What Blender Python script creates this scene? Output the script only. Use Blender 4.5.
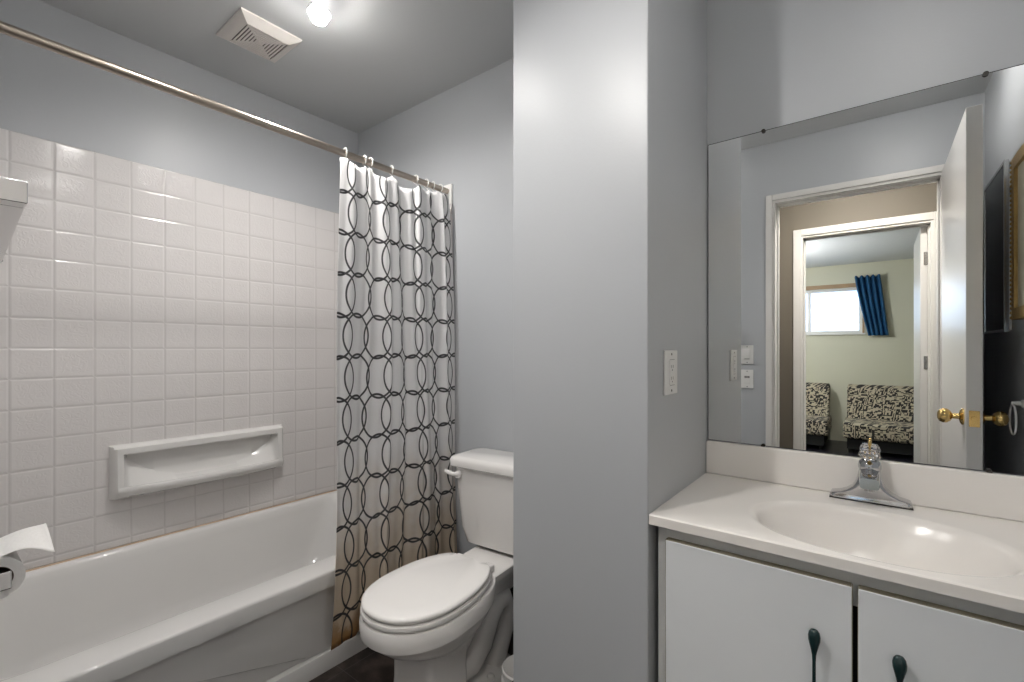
import bpy, bmesh, math, random
from mathutils import Vector, Matrix
random.seed(7)
PI = math.pi
S = bpy.context.scene
for o in list(bpy.data.objects):
    bpy.data.objects.remove(o)
COL = S.collection

# ------------------------------------------------------------------ camera
cam = bpy.data.cameras.new('camera')
cam.sensor_width = 36.0
cam.lens = 465.36 / 1024 * 36.0
cam.shift_y = 8.1 / 1024
cam.clip_start = 0.01
camo = bpy.data.objects.new('camera', cam)
camo.location = (0, 0, 1.174)
camo.rotation_euler = (PI / 2, 0, math.radians(38.0))
COL.objects.link(camo)
S.camera = camo

# ------------------------------------------------------------------ world / exposure
w = bpy.data.worlds.new('world')
S.world = w
w.use_nodes = True
bg = w.node_tree.nodes['Background']
sky = w.node_tree.nodes.new('ShaderNodeTexSky')
sky.sky_type = 'HOSEK_WILKIE'
sky.turbidity = 6
sky.sun_direction = Vector((0.3, 0.5, 0.8)).normalized()
w.node_tree.links.new(sky.outputs[0], bg.inputs[0])
bg.inputs[1].default_value = 9.0
S.view_settings.view_transform = 'Standard'
S.view_settings.look = 'None'
S.view_settings.gamma = 1.0
S.view_settings.exposure = 0.68
S.view_settings.use_curve_mapping = False
BULB_W = (19.0, 11.0, 23.0)
BULB_L = (105.0, 12.0)
DOME_FILL_L = 18.0
HALL_FILL_L = 75.0
BEDROOM_FILL_L = 60.0

# ------------------------------------------------------------------ helpers
BASE = {}


def tag(o, label=None, cat=None, group=None, kind=None):
    if label: o['label'] = label
    if cat: o['category'] = cat
    if group: o['group'] = group
    if kind: o['kind'] = kind
    return o


def thing(name, label, cat, loc=(0, 0, 0), group=None):
    o = bpy.data.objects.new(name, None)
    o.empty_display_size = .05
    COL.objects.link(o)
    o.location = loc
    BASE[o.name] = Vector(loc)
    return tag(o, label, cat, group)


def obj(name, bm, mat, parent=None, smooth=False, bevel=0, seg=2, loc=None, solid=0, angle=40):
    """bm holds world coordinates; loc = the object's origin."""
    base = BASE[parent.name] if parent else Vector((0, 0, 0))
    org = base if parent else Vector(loc or (0, 0, 0))
    bmesh.ops.translate(bm, verts=bm.verts, vec=-org)
    me = bpy.data.meshes.new(name)
    bmesh.ops.recalc_face_normals(bm, faces=bm.faces)
    bm.to_mesh(me)
    bm.free()
    if smooth:
        me.polygons.foreach_set('use_smooth', [True] * len(me.polygons))
        if angle:
            me.set_sharp_from_angle(angle=math.radians(angle))
    me.materials.append(mat)
    o = bpy.data.objects.new(name, me)
    COL.objects.link(o)
    if parent:
        o.parent = parent
    else:
        o.location = org
    BASE[o.name] = org
    if solid:
        m = o.modifiers.new('solid', 'SOLIDIFY'); m.thickness = solid; m.offset = 0
    if bevel:
        m = o.modifiers.new('bevel', 'BEVEL'); m.width = bevel; m.segments = seg
        m.limit_method = 'ANGLE'; m.angle_limit = math.radians(35)
        for p in me.polygons: p.use_smooth = True
        wn = o.modifiers.new('wn', 'WEIGHTED_NORMAL'); wn.keep_sharp = True
    return o


def box(bm, x0, x1, y0, y1, z0, z1):
    m = Matrix.Translation(((x0 + x1) / 2, (y0 + y1) / 2, (z0 + z1) / 2)) @ Matrix.Diagonal((abs(x1 - x0), abs(y1 - y0), abs(z1 - z0), 1))
    bmesh.ops.create_cube(bm, size=1, matrix=m)
    return bm


def B(*a):
    return box(bmesh.new(), *a)


def cyl(bm, a, b, r, r2=None, n=24, caps=True):
    a, b = Vector(a), Vector(b); d = b - a
    q = d.to_track_quat('Z', 'Y').to_matrix().to_4x4()
    bmesh.ops.create_cone(bm, segments=n, radius1=r, radius2=r if r2 is None else r2, depth=d.length, cap_ends=caps,
                          matrix=Matrix.Translation((a + b) / 2) @ q)
    return bm


def lathe(bm, c, prof, axis='Z', n=32):
    """prof: list of (radius, height along axis)"""
    rings = []
    for r, h in prof:
        ring = []
        for i in range(n):
            t = 2 * PI * i / n; u, v = r * math.cos(t), r * math.sin(t)
            p = {'Z': (u, v, h), 'X': (h, u, v), 'Y': (u, h, v)}[axis]
            ring.append(bm.verts.new(Vector(c) + Vector(p)))
        rings.append(ring)
    loft(bm, rings)
    return bm


def loft(bm, rings, closed=True, cap0=True, cap1=True):
    for a, b in zip(rings, rings[1:]):
        n = len(a)
        for i in range(n if closed else n - 1):
            j = (i + 1) % n
            bm.faces.new((a[i], a[j], b[j], b[i]))
    if closed and cap0: bm.faces.new(rings[0][::-1])
    if closed and cap1: bm.faces.new(rings[-1])


def tube(bm, pts, r, n=12, closed=False):
    pts = [Vector(p) for p in pts]; rings = []; N = len(pts)
    up = None
    for i, p in enumerate(pts):
        if closed: d = pts[(i + 1) % N] - pts[i - 1]
        else: d = pts[min(i + 1, N - 1)] - pts[max(i - 1, 0)]
        d.normalize()
        if up is None:
            up = Vector((0, 0, 1)) if abs(d.z) < .9 else Vector((1, 0, 0))
        s = d.cross(up).normalized(); up = s.cross(d).normalized()
        rr = r[i] if isinstance(r, (list, tuple)) else r
        rings.append([bm.verts.new(p + (s * math.cos(2 * PI * k / n) + up * math.sin(2 * PI * k / n)) * rr) for k in range(n)])
    if closed:
        rings.append(rings[0]); loft(bm, rings, cap0=False, cap1=False)
    else:
        loft(bm, rings)
    return bm


def vring(bm, pts):
    return [bm.verts.new(p) for p in pts]


# ------------------------------------------------------------------ materials
def mat(name, col, rough=.5, metal=0, spec=.5, var=.03, vscale=6, bump=0, bscale=200, trans=0, ior=1.45, coat=0):
    m = bpy.data.materials.new(name); m.use_nodes = True
    nt = m.node_tree; b = nt.nodes['Principled BSDF']
    b.inputs['Roughness'].default_value = rough
    b.inputs['Metallic'].default_value = metal
    b.inputs['Specular IOR Level'].default_value = spec
    b.inputs['IOR'].default_value = ior
    b.inputs['Transmission Weight'].default_value = trans
    b.inputs['Coat Weight'].default_value = coat
    tc = nt.nodes.new('ShaderNodeTexCoord')
    nz = nt.nodes.new('ShaderNodeTexNoise'); nz.inputs['Scale'].default_value = vscale; nz.inputs['Detail'].default_value = 3
    nt.links.new(tc.outputs['Object'], nz.inputs['Vector'])
    mr = nt.nodes.new('ShaderNodeMapRange')
    mr.inputs['To Min'].default_value = 1 - var; mr.inputs['To Max'].default_value = 1 + var
    nt.links.new(nz.outputs['Fac'], mr.inputs['Value'])
    mx = nt.nodes.new('ShaderNodeMix'); mx.data_type = 'RGBA'; mx.blend_type = 'MULTIPLY'; mx.inputs['Factor'].default_value = 1
    mx.inputs['A'].default_value = (*col, 1)
    nt.links.new(mr.outputs[0], mx.inputs['B'])
    nt.links.new(mx.outputs['Result'], b.inputs['Base Color'])
    if bump:
        n2 = nt.nodes.new('ShaderNodeTexNoise'); n2.inputs['Scale'].default_value = bscale; n2.inputs['Detail'].default_value = 2
        nt.links.new(tc.outputs['Object'], n2.inputs['Vector'])
        bp = nt.nodes.new('ShaderNodeBump'); bp.inputs['Strength'].default_value = bump; bp.inputs['Distance'].default_value = .002
        nt.links.new(n2.outputs['Fac'], bp.inputs['Height'])
        nt.links.new(bp.outputs[0], b.inputs['Normal'])
    m['bsdf'] = b.name
    return m


def emis(name, col, s):
    m = bpy.data.materials.new(name); m.use_nodes = True; nt = m.node_tree
    nt.nodes.remove(nt.nodes['Principled BSDF'])
    e = nt.nodes.new('ShaderNodeEmission'); e.inputs[0].default_value = (*col, 1); e.inputs[1].default_value = s
    nt.links.new(e.outputs[0], nt.nodes['Material Output'].inputs[0])
    return m


class N:
    """small node-graph builder"""
    def __init__(s, m): s.nt = m.node_tree
    def _in(s, node, i, v):
        if v is None: return
        if isinstance(v, bpy.types.NodeSocket): s.nt.links.new(v, node.inputs[i])
        else: node.inputs[i].default_value = v
    def math(s, op, a, b=None, c=None, clamp=False):
        n = s.nt.nodes.new('ShaderNodeMath'); n.operation = op; n.use_clamp = clamp
        for i, v in enumerate((a, b, c)): s._in(n, i, v)
        return n.outputs[0]
    def ramp(s, v, a, b, t0=0, t1=1):
        n = s.nt.nodes.new('ShaderNodeMapRange'); n.interpolation_type = 'SMOOTHSTEP'
        for i, x in enumerate((v, a, b, t0, t1)): s._in(n, i, x)
        return n.outputs[0]
    def noise(s, vec, scale, detail=2, rough=.5):
        n = s.nt.nodes.new('ShaderNodeTexNoise'); s._in(n, 0, vec)
        n.inputs['Scale'].default_value = scale; n.inputs['Detail'].default_value = detail; n.inputs['Roughness'].default_value = rough
        return n.outputs['Fac']
    def coord(s, k='Object'):
        return s.nt.nodes.new('ShaderNodeTexCoord').outputs[k]
    def sep(s, v):
        n = s.nt.nodes.new('ShaderNodeSeparateXYZ'); s._in(n, 0, v); return n.outputs
    def mix(s, f, a, b):
        n = s.nt.nodes.new('ShaderNodeMix'); n.data_type = 'RGBA'
        for k, v in (('Factor', f), ('A', a), ('B', b)):
            sock = n.inputs[k] if k == 'Factor' else [q for q in n.inputs if q.name == k and q.type == 'RGBA'][0]
            if isinstance(v, bpy.types.NodeSocket): s.nt.links.new(v, sock)
            else: sock.default_value = v if k == 'Factor' else (*v, 1)
        return [q for q in n.outputs if q.type == 'RGBA'][0]
    def bump(s, h, strength, dist):
        n = s.nt.nodes.new('ShaderNodeBump'); n.inputs['Strength'].default_value = strength; n.inputs['Distance'].default_value = dist
        s.nt.links.new(h, n.inputs['Height']); return n.outputs[0]
    def to(s, sock, name):
        s.nt.links.new(sock, s.nt.nodes['Principled BSDF'].inputs[name])


PAINT = mat('grey_wall_paint', (.475, .49, .51), rough=.36, spec=.4, var=.02, vscale=1.5, bump=.12, bscale=160)
CEIL = mat('grey_ceiling_paint', (.55, .56, .565), rough=.5, spec=.3, var=.02, vscale=1.5, bump=.12, bscale=160)
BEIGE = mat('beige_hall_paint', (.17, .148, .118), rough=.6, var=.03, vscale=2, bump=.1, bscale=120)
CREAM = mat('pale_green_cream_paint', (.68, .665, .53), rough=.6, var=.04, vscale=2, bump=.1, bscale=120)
TEXCEIL = mat('textured_white_ceiling', (.78, .79, .78), rough=.9, var=.04, vscale=30, bump=.7, bscale=60)
TRIMW = mat('white_trim_paint', (.75, .73, .70), rough=.35, var=.03, vscale=9)
DOORW = mat('white_door_paint', (.76, .74, .72), rough=.3, var=.03, vscale=3)
TUBW = mat('white_acrylic', (.74, .73, .715), rough=.12, spec=.5, var=.015, vscale=3)
PORC = mat('white_porcelain', (.80, .78, .76), rough=.08, spec=.5, var=.01, vscale=3)
SEATP = mat('white_seat_plastic', (.83, .81, .79), rough=.2, var=.01)
MARB = mat('cultured_marble', (.90, .86, .815), rough=.2, spec=.5, var=.02, vscale=5)
CABW = mat('white_laminate', (.80, .82, .835), rough=.28, spec=.45, var=.02, vscale=4)
CABF = mat('face_frame_paint', (.72, .72, .71), rough=.4, var=.03, vscale=5)
CABE = mat('door_edge_band', (.24, .215, .15), rough=.5, var=.06, vscale=20)
DARKV = mat('black_shade_and_settee_base', (.012, .012, .012), rough=.8)
GREENH = mat('dark_green_enamel', (.008, .026, .028), rough=.12, spec=.6)
CHROME = mat('chrome', (.58, .58, .59), rough=.09, metal=1, var=.02)
NICKEL = mat('brushed_nickel_rod', (.44, .385, .33), rough=.28, metal=1, var=.05, vscale=30)
SQCHROME = mat('satin_chrome', (.80, .80, .80), rough=.2, metal=1, var=.03, vscale=20)
BRASS = mat('polished_brass', (.78, .55, .22), rough=.16, metal=1, var=.04, vscale=15)
MIRROR = mat('mirror_silver', (.90, .91, .905), rough=.0, metal=1, var=.0)
MEDGE = mat('mirror_dark_edge', (.03, .03, .03), rough=.4)
CLIPM = mat('black_clip', (.03, .025, .02), rough=.5)
PLASW = mat('white_plastic', (.80, .79, .77), rough=.3, var=.01)
VENTP = mat('almond_vent_plastic', (.74, .70, .66), rough=.4, var=.02)
VENTD = mat('vent_dark_slots', (.045, .03, .025), rough=.8)
PAPER = mat('tissue_paper', (.86, .84, .82), rough=.9, var=.02, vscale=40, bump=.3, bscale=150)
KRAFT = mat('roll_core_card', (.09, .06, .045), rough=.9)
ACRYL = mat('clear_acrylic', (.93, .93, .95), rough=.03, trans=.9, ior=1.49, var=0)
GLASS = mat('window_glass', (.95, .98, .97), rough=0, trans=1, ior=1.05, var=0)
BULB = emis('lit_frosted_bulb', (1, .97, .93), BULB_L[0])
BULBR = emis('lit_reflector_bulb', (1, .97, .93), BULB_L[1])
FILLD = emis('fill_dome_glow', (1, .97, .93), DOME_FILL_L)
FILLW = emis('fill_hall_glow', (1, .95, .88), HALL_FILL_L)
FILLB = emis('fill_bedroom_glow', (.95, .97, 1), BEDROOM_FILL_L)
GOLDF = mat('gilded_frame', (.52, .36, .15), rough=.4, metal=.5, var=.2, vscale=60)
MATB = mat('beige_print', (.74, .69, .55), rough=.7, var=.1, vscale=14)
WOOD = mat('tan_wood_trim', (.42, .28, .16), rough=.5, var=.15, vscale=20)
BLACKT = mat('black_base_tile', (.012, .011, .011), rough=.25, var=.2)
GROUT = mat('grey_caulk', (.16, .155, .15), rough=.7)
STAINC = mat('orange_stained_caulk', (.66, .50, .36), rough=.6, var=.2, vscale=18)
SNOW = mat('outdoor_ground', (.8, .82, .84), rough=.9, var=.05)

# dark floor vinyl: large tiles, brown-black mottling and thin seams
FLOORM = mat('dark_brown_vinyl', (.03, .024, .022), rough=.32, var=0)
n = N(FLOORM); co = n.coord(); sp = n.sep(co)
mott = n.ramp(n.noise(co, 14, 5, .65), .35, .75)
colr = n.mix(mott, (.016, .012, .011), (.060, .046, .040))
def seam(n, v, off, pitch, wd):
    f = n.math('FRACT', n.math('DIVIDE', n.math('ADD', v, off), pitch))
    e = n.math('MULTIPLY', n.math('MINIMUM', f, n.math('SUBTRACT', 1.0, f)), pitch)
    return n.ramp(e, wd, 0.0)
sm = n.math('MAXIMUM', seam(n, sp[0], 10.07, .305, .0018), seam(n, sp[1], 10.02, .305, .0018))
n.to(n.mix(sm, colr, (.09, .085, .08)), 'Base Color')
DARKFL = mat('black_bedroom_floor', (.014, .014, .02), rough=.3, var=.3, vscale=8)

# moulded tile-look wall panel: 108 mm squares with rounded joints and an embossed leaf swirl
TILE = mat('moulded_tile_panel', (.70, .68, .665), rough=.14, spec=.5, var=.015, vscale=2)
n = N(TILE); co = n.coord(); sp = n.sep(co)
hor = n.math('ADD', sp[0], sp[1])
def dist_joint(v, off, pitch):
    f = n.math('FRACT', n.math('DIVIDE', n.math('ADD', v, off), pitch))
    return n.math('MULTIPLY', n.math('MINIMUM', f, n.math('SUBTRACT', 1.0, f)), pitch)
P_ = .1093; PZ_ = .1055
dj = n.math('MINIMUM', dist_joint(hor, 20 * P_ - (.3015 - .75 + .012), P_), dist_joint(sp[2], 20 * PZ_ - 1.530, PZ_))
pillow = n.ramp(dj, 0.0, .0075)
wave = n.noise(co, 46, 1.0, .4)
flor = n.math('MULTIPLY', n.ramp(n.math('ABSOLUTE', n.math('SUBTRACT', n.math('FRACT', n.math('MULTIPLY', wave, 5.0)), .5)), .1, .4), n.ramp(dj, .008, .022))
h = n.math('ADD', pillow, n.math('MULTIPLY', flor, .16))
n.to(n.bump(h, .35, .004), 'Normal')
gm = n.ramp(dj, .0012, .0034)
n.to(n.mix(gm, (.625, .60, .592), (.70, .675, .667)), 'Base Color')

# shower curtain: black interlocking rings on off-white cloth, rusty stains along the bottom hem (UV in metres)
CURT = mat('ring_print_cloth', (.8, .8, .8), rough=.65, var=0)
n = N(CURT); uv = n.sep(n.coord('UV')); co = n.coord()
U, V = uv[0], uv[1]
def ringset(offu, offv, pu, pv, ru, rv, wd):
    du = n.math('MULTIPLY', n.math('SUBTRACT', n.math('FRACT', n.math('DIVIDE', n.math('ADD', U, 10 * pu + offu), pu)), .5), pu)
    dv = n.math('MULTIPLY', n.math('SUBTRACT', n.math('FRACT', n.math('DIVIDE', n.math('ADD', V, 10 * pv + offv), pv)), .5), pv)
    a = n.math('DIVIDE', du, ru); b = n.math('DIVIDE', dv, rv)
    d = n.math('ABSOLUTE', n.math('SUBTRACT', n.math('SQRT', n.math('ADD', n.math('MULTIPLY', a, a), n.math('MULTIPLY', b, b))), 1.0))
    return n.ramp(d, wd * 1.25, wd * .75)
PU, PV = .186, .306
lines = None
for k, (ou, ov, ru, rv) in enumerate(((0, 0, .060, .0835), (.078, .005, .058, .0825), (.008, .153, .059, .0830), (.090, .156, .060, .0835))):
    r = ringset(ou, ov, PU, PV, ru, rv, .050)
    lines = r if lines is None else n.math('MAXIMUM', lines, r)
st = n.noise(co, 16, 4, .6); st2 = n.noise(co, 6, 3, .6)
low = n.ramp(V, 1.05, .15)
tan = n.math('MULTIPLY', n.ramp(n.math('ADD', st2, n.math('MULTIPLY', low, .40)), .46, .86), low, None, True)
cloth = n.mix(tan, (.82, .81, .81), (.66, .54, .40))
low2 = n.ramp(V, .30, .10)
rust = n.math('MULTIPLY', n.ramp(n.math('ADD', st, n.math('MULTIPLY', low2, .30)), .56, .76), low2, None, True)
cloth = n.mix(rust, cloth, (.36, .17, .035))
n.to(n.mix(lines, cloth, (.010, .010, .014)), 'Base Color')
n.to(n.bump(n.noise(co, 60, 3), .15, .003), 'Normal')
CURT.node_tree.nodes['Principled BSDF'].inputs['Subsurface Weight'].default_value = 0
nt = CURT.node_tree
tr = nt.nodes.new('ShaderNodeBsdfTranslucent'); tr.inputs[0].default_value = (.75, .74, .72, 1)
ms = nt.nodes.new('ShaderNodeMixShader'); ms.inputs[0].default_value = .12
nt.links.new(nt.nodes['Principled BSDF'].outputs[0], ms.inputs[1]); nt.links.new(tr.outputs[0], ms.inputs[2])
nt.links.new(ms.outputs[0], nt.nodes['Material Output'].inputs[0])

# upholstery: black and cream broken weave of short dashes
UPH = mat('dash_print_upholstery', (.5, .5, .5), rough=.85, var=0)
n = N(UPH); co = n.coord(); sp = n.sep(co)
hh = n.math('ADD', sp[0], n.math('MULTIPLY', sp[1], .7)); vv = n.math('ADD', sp[2], n.math('MULTIPLY', sp[1], .3))
def cell(v, p): return n.math('FLOOR', n.math('DIVIDE', v, p))
def rnd(a, b):
    c = n.nt.nodes.new('ShaderNodeCombineXYZ'); n.nt.links.new(a, c.inputs[0]); n.nt.links.new(b, c.inputs[1])
    wn = n.nt.nodes.new('ShaderNodeTexWhiteNoise'); n.nt.links.new(c.outputs[0], wn.inputs['Vector']); return wn.outputs['Value']
blk = n.math('GREATER_THAN', rnd(cell(hh, .034), cell(vv, .034)), .5)
hz = n.math('GREATER_THAN', rnd(cell(hh, .024), cell(vv, .0095)), .46)
vt = n.math('GREATER_THAN', rnd(cell(hh, .0085), cell(vv, .022)), .54)
pt = n.math('ADD', n.math('MULTIPLY', hz, blk), n.math('MULTIPLY', vt, n.math('SUBTRACT', 1.0, blk)))
n.to(n.mix(pt, (.030, .028, .026), (.50, .44, .33)), 'Base Color')

# blue curtain cloth
BLUEC = mat('blue_curtain_cloth', (.012, .085, .20), rough=.7, var=.25, vscale=14)
# framed cabinet mirror
CABM = mat('dark_glazed_print', (.018, .028, .036), rough=.04, spec=.6, var=.1)

# ------------------------------------------------------------------ room shell
W, K, YF, XR, ZC = 2.319, 1.548, -.054, .41, 2.4
XC, YC, XCL = -.4216, 1.06, -.825


def struct(name, bm, m, **k):
    return tag(obj(name, bm, m, **k), kind='structure')


struct('floor', B(-W - .1, XR + .1, YF - .12, K + .1, -.06, 0), FLOORM)
struct('ceiling', B(-W - .1, XR + .1, YF - .12, K + .1, ZC, ZC + .08), CEIL)
struct('wall_left', B(-W - .1, -W, YF - .12, K + .1, 0, ZC), PAINT)
struct('wall_back', B(-W, XR, K, K + .1, 0, ZC), PAINT)
struct('wall_right', B(XR, XR + .1, YF - .12, K + .1, 0, ZC), PAINT)
struct('wall_partition', B(XCL, XC, YC, K, 0, ZC), PAINT, bevel=.004)
# front wall, with the doorway cut out of it (grey towards the bathroom, beige towards the hall)
DX0, DX1, DH, YH = -.484, .272, 2.055, -.174
def holed(y0, y1, x0, x1, z1, hx0, hx1, hz0, hz1):
    bm = bmesh.new()
    box(bm, x0, hx0, y0, y1, 0, z1); box(bm, hx1, x1, y0, y1, 0, z1); box(bm, hx0, hx1, y0, y1, hz1, z1)
    if hz0 > 0: box(bm, hx0, hx1, y0, y1, 0, hz0)
    return bm
struct('wall_front', holed(YF - .06, YF, -W, XR, ZC, DX0, DX1, 0, DH), PAINT)
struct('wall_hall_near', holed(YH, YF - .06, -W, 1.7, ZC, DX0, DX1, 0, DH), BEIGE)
# bathroom door casing and jamb
def casing(y0, y1, x0, x1, zh, wd):
    bm = bmesh.new()
    box(bm, x0 - wd, x0, y0, y1, 0, zh + wd); box(bm, x1, x1 + wd, y0, y1, 0, zh + wd); box(bm, x0, x1, y0, y1, zh, zh + wd)
    return bm
def jamb(y0, y1, x0, x1, zh, t=.014):
    bm = bmesh.new()
    box(bm, x0, x0 + t, y0, y1, 0, zh); box(bm, x1 - t, x1, y0, y1, 0, zh); box(bm, x0 + t, x1 - t, y0, y1, zh - t, zh)
    s = .028
    box(bm, x0 + t, x0 + t + .01, y0 + .03, y0 + .03 + s, 0, zh - t); box(bm, x1 - t - .01, x1 - t, y0 + .03, y0 + .03 + s, 0, zh - t)
    box(bm, x0 + t, x1 - t, y0 + .03, y0 + .03 + s, zh - t - .01, zh - t)
    return bm
struct('trim_1', casing(YF, YF + .012, DX0, DX1, DH, .034), TRIMW, bevel=.003)
struct('trim_2', jamb(YH, YF, DX0, DX1, DH), TRIMW)
# dark base tile and its pale caulk bead on the toilet wall
struct('baseboard_back', B(-1.55, XCL, K - .010, K, 0, .205), BLACKT)
struct('trim_3', B(-1.55, XCL, K - .016, K - .010, 0, .008), GROUT)
struct('trim_4', B(XCL - .010, XCL, YC, K - .016, 0, .205), BLACKT)

# hall and the bedroom across it
YD = -1.10
struct('floor_hall', B(-2.4, 1.8, YD - .12, YF - .12, -.06, 0), DARKFL)
struct('ceiling_hall', B(-2.4, 1.8, YD, YF - .12, ZC, ZC + .08), TEXCEIL)
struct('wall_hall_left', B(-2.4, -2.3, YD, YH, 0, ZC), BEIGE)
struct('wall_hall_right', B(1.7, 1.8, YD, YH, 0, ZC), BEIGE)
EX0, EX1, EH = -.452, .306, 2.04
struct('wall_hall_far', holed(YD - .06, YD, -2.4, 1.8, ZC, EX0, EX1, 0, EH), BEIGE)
struct('trim_5', casing(YD, YD + .014, EX0, EX1, EH, .05), TRIMW, bevel=.003)
struct('trim_6', jamb(YD - .12, YD, EX0, EX1, EH), TRIMW)
YB, ZB = -4.2, 2.25
WX0, WX1, WZ0, WZ1 = -1.25, -.13, 1.376, 1.955
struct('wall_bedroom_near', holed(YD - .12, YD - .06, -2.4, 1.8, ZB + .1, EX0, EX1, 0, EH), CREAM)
struct('floor_bedroom', B(-2.4, 1.8, YB - .1, YD - .12, -.06, 0), DARKFL)
struct('ceiling_bedroom', B(-2.4, 1.8, YB - .1, YD - .12, ZB, ZB + .08), TEXCEIL)
struct('wall_bedroom_left', B(-2.4, -2.3, YB, YD - .12, 0, ZB), CREAM)
struct('wall_bedroom_right', B(1.7, 1.8, YB, YD - .12, 0, ZB), CREAM)
struct('wall_bedroom_far', holed(YB - .14, YB, -2.4, 1.8, ZB, WX0, WX1, WZ0, WZ1), CREAM)
struct('ground_outside', B(-6, 5, -12, YB - .2, -.2, 1.0), SNOW)
# window: white sash, sliding bar, glass
win = struct('window_1', casing(YB - .10, YB - .05, WX0 + .03, WX1 - .03, WZ1 - .03, .03), PLASW)
bmw = win.data
bm = bmesh.new(); bm.from_mesh(bmw)
bmesh.ops.delete(bm, geom=list(bm.verts), context='VERTS')
for a in ((WX0, WX0 + .035, WZ0, WZ1), (WX1 - .035, WX1, WZ0, WZ1), (WX0 + .035, WX1 - .035, WZ0, WZ0 + .035), (WX0 + .035, WX1 - .035, WZ1 - .035, WZ1)):
    box(bm, a[0], a[1], YB - .11, YB - .05, a[2], a[3])
box(bm, -.715, -.68, YB - .10, YB - .06, WZ0 + .035, WZ1 - .035)
bm.to_mesh(bmw); bm.free()
obj('pane', B(WX0 + .035, WX1 - .035, YB - .083, YB - .079, WZ0 + .035, WZ1 - .035), GLASS, win)
struct('trim_7', box(box(box(bmesh.new(), WX0 - .02, WX1 + .02, YB, YB + .014, WZ1, WZ1 + .05), WX1, WX1 + .02, YB, YB + .010, WZ0, WZ1), WX0 - .02, WX0, YB, YB + .010, WZ0, WZ1), WOOD)
struct('trim_8', B(WX0 - .03, WX1 + .03, YB - .05, YB + .03, WZ0 - .018, WZ0), PLASW)


# doors: the bathroom door stands open against the right wall
def knob_bm(x, y, z, sx):
    bm = bmesh.new()
    lathe(bm, (x, y, z), [(0.0, 0), (.031, 0), (.031, .004 * sx), (.024, .009 * sx), (.011, .012 * sx), (.010, .030 * sx), (.020, .036 * sx), (.027, .046 * sx), (.0275, .056 * sx), (.023, .066 * sx), (.012, .072 * sx), (0.001, .073 * sx)], axis='X')
    return bm
DL0, DL1 = .2585, .303
dY0, dY1 = -.043, .735
door = struct('door_1', B(DL0, DL1, dY0, dY1, .012, 2.052), DOORW, bevel=.002, loc=(DL0, dY0, 0))
obj('door_knob', knob_bm(DL0, dY1 - .062, .922, -1), BRASS, door, smooth=True)
obj('door_knob', knob_bm(DL1, dY1 - .062, .922, 1), BRASS, door, smooth=True)
bm = B(DL0 + .008, DL1 - .008, dY1, dY1 + .0015, .893, .951); cyl(bm, ((DL0 + DL1) / 2, dY1, .922), ((DL0 + DL1) / 2, dY1 + .010, .922), .0085)
obj('latch_plate', bm, BRASS, door)
for z in (.25, 1.05, 1.83):
    bm = B(DL1 - .022, DL1 + .001, dY0 - .003, dY0, z - .045, z + .045); cyl(bm, (DL1 + .003, dY0 - .002, z - .045), (DL1 + .003, dY0 - .002, z + .045), .005)
    obj('hinge', bm, BRASS, door)
# bedroom door, swung into the bedroom
d2 = struct('door_2', B(.245, .283, -1.92, -1.21, .012, 2.02), DOORW, bevel=.002, loc=(.25, -1.2, 0))
for z in (.28, 1.08, 1.80):
    bm = B(.262, .291, -1.206, -1.203, z - .045, z + .045); cyl(bm, (.286, -1.204, z - .045), (.286, -1.204, z + .045), .006)
    obj('hinge', bm, SQCHROME, d2)
obj('door_knob', knob_bm(.283, -1.855, .92, 1), BRASS, d2, smooth=True)

# ------------------------------------------------------------------ bulb bar, then added fill lamps
def point(name, loc, wt, rad, col, parent):
    l = bpy.data.lights.new(name, 'POINT'); l.energy = wt; l.shadow_soft_size = rad; l.color = col
    o = bpy.data.objects.new(name, l); COL.objects.link(o); o.parent = parent; o.location = Vector(loc) - BASE[parent.name]
    return o


heads = [(-1.53, .865), (-1.17, .508), (-.808, .150)]
aims = [(-1.75, 1.00, 0.2), (-1.45, 1.10, 0.0), (.06, 1.42, .80)]
fx = thing('ceiling_light', 'ceiling light bar with three lit round bulbs, one glowing beside the vent', 'ceiling light', (-1.17, .508, ZC))
d = Vector((.722, -.715, 0)).normalized()
bm = bmesh.new(); m = Matrix.Translation((-1.13, .468, ZC - .008)) @ Matrix.Rotation(math.atan2(d.y, d.x), 4, 'Z') @ Matrix.Diagonal((.96, .045, .016, 1))
bmesh.ops.create_cube(bm, size=1, matrix=m)
obj('mounting_bar', bm, PLASW, fx, bevel=.004)
for (hx, hy), aim, wt in zip(heads, aims, BULB_W):
    bm = bmesh.new()
    lathe(bm, (hx, hy, 0), [(.012, ZC), (.014, ZC - .018), (.024, ZC - .022), (.035, ZC - .038), (.040, ZC - .056), (.0385, ZC - .056), (.033, ZC - .039), (.022, ZC - .025)])
    sh = obj('lamp_shade', bm, ACRYL, fx, smooth=True)
    bm = bmesh.new()
    lathe(bm, (hx, hy, 0), [(.010, ZC - .026), (.018, ZC - .034), (.027, ZC - .044), (.0315, ZC - .056), (.0305, ZC - .070), (.024, ZC - .082), (.012, ZC - .089), (.001, ZC - .091)])
    obj('bulb', bm, BULB if hx < -1.5 else BULBR, sh, smooth=True)
    l = bpy.data.lights.new('bulb_light', 'SPOT'); l.energy = wt; l.shadow_soft_size = .03; l.color = (1, .97, .93)
    l.spot_size = math.radians(105 if aim[2] > .5 else 165); l.spot_blend = 1.0
    o = bpy.data.objects.new('bulb_light', l); COL.objects.link(o); o.parent = fx
    p = Vector((hx, hy, ZC - .125)); o.location = p - BASE[fx.name]
    o.rotation_euler = (Vector(aim) - p).to_track_quat('-Z', 'Y').to_euler()
dm = thing('added_fill_dome', 'added unseen fill dome on the bathroom ceiling, brightening the vanity', 'ceiling light', (.12, .62, ZC))  # fill dome added to brighten the vanity, kept out of view
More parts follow.
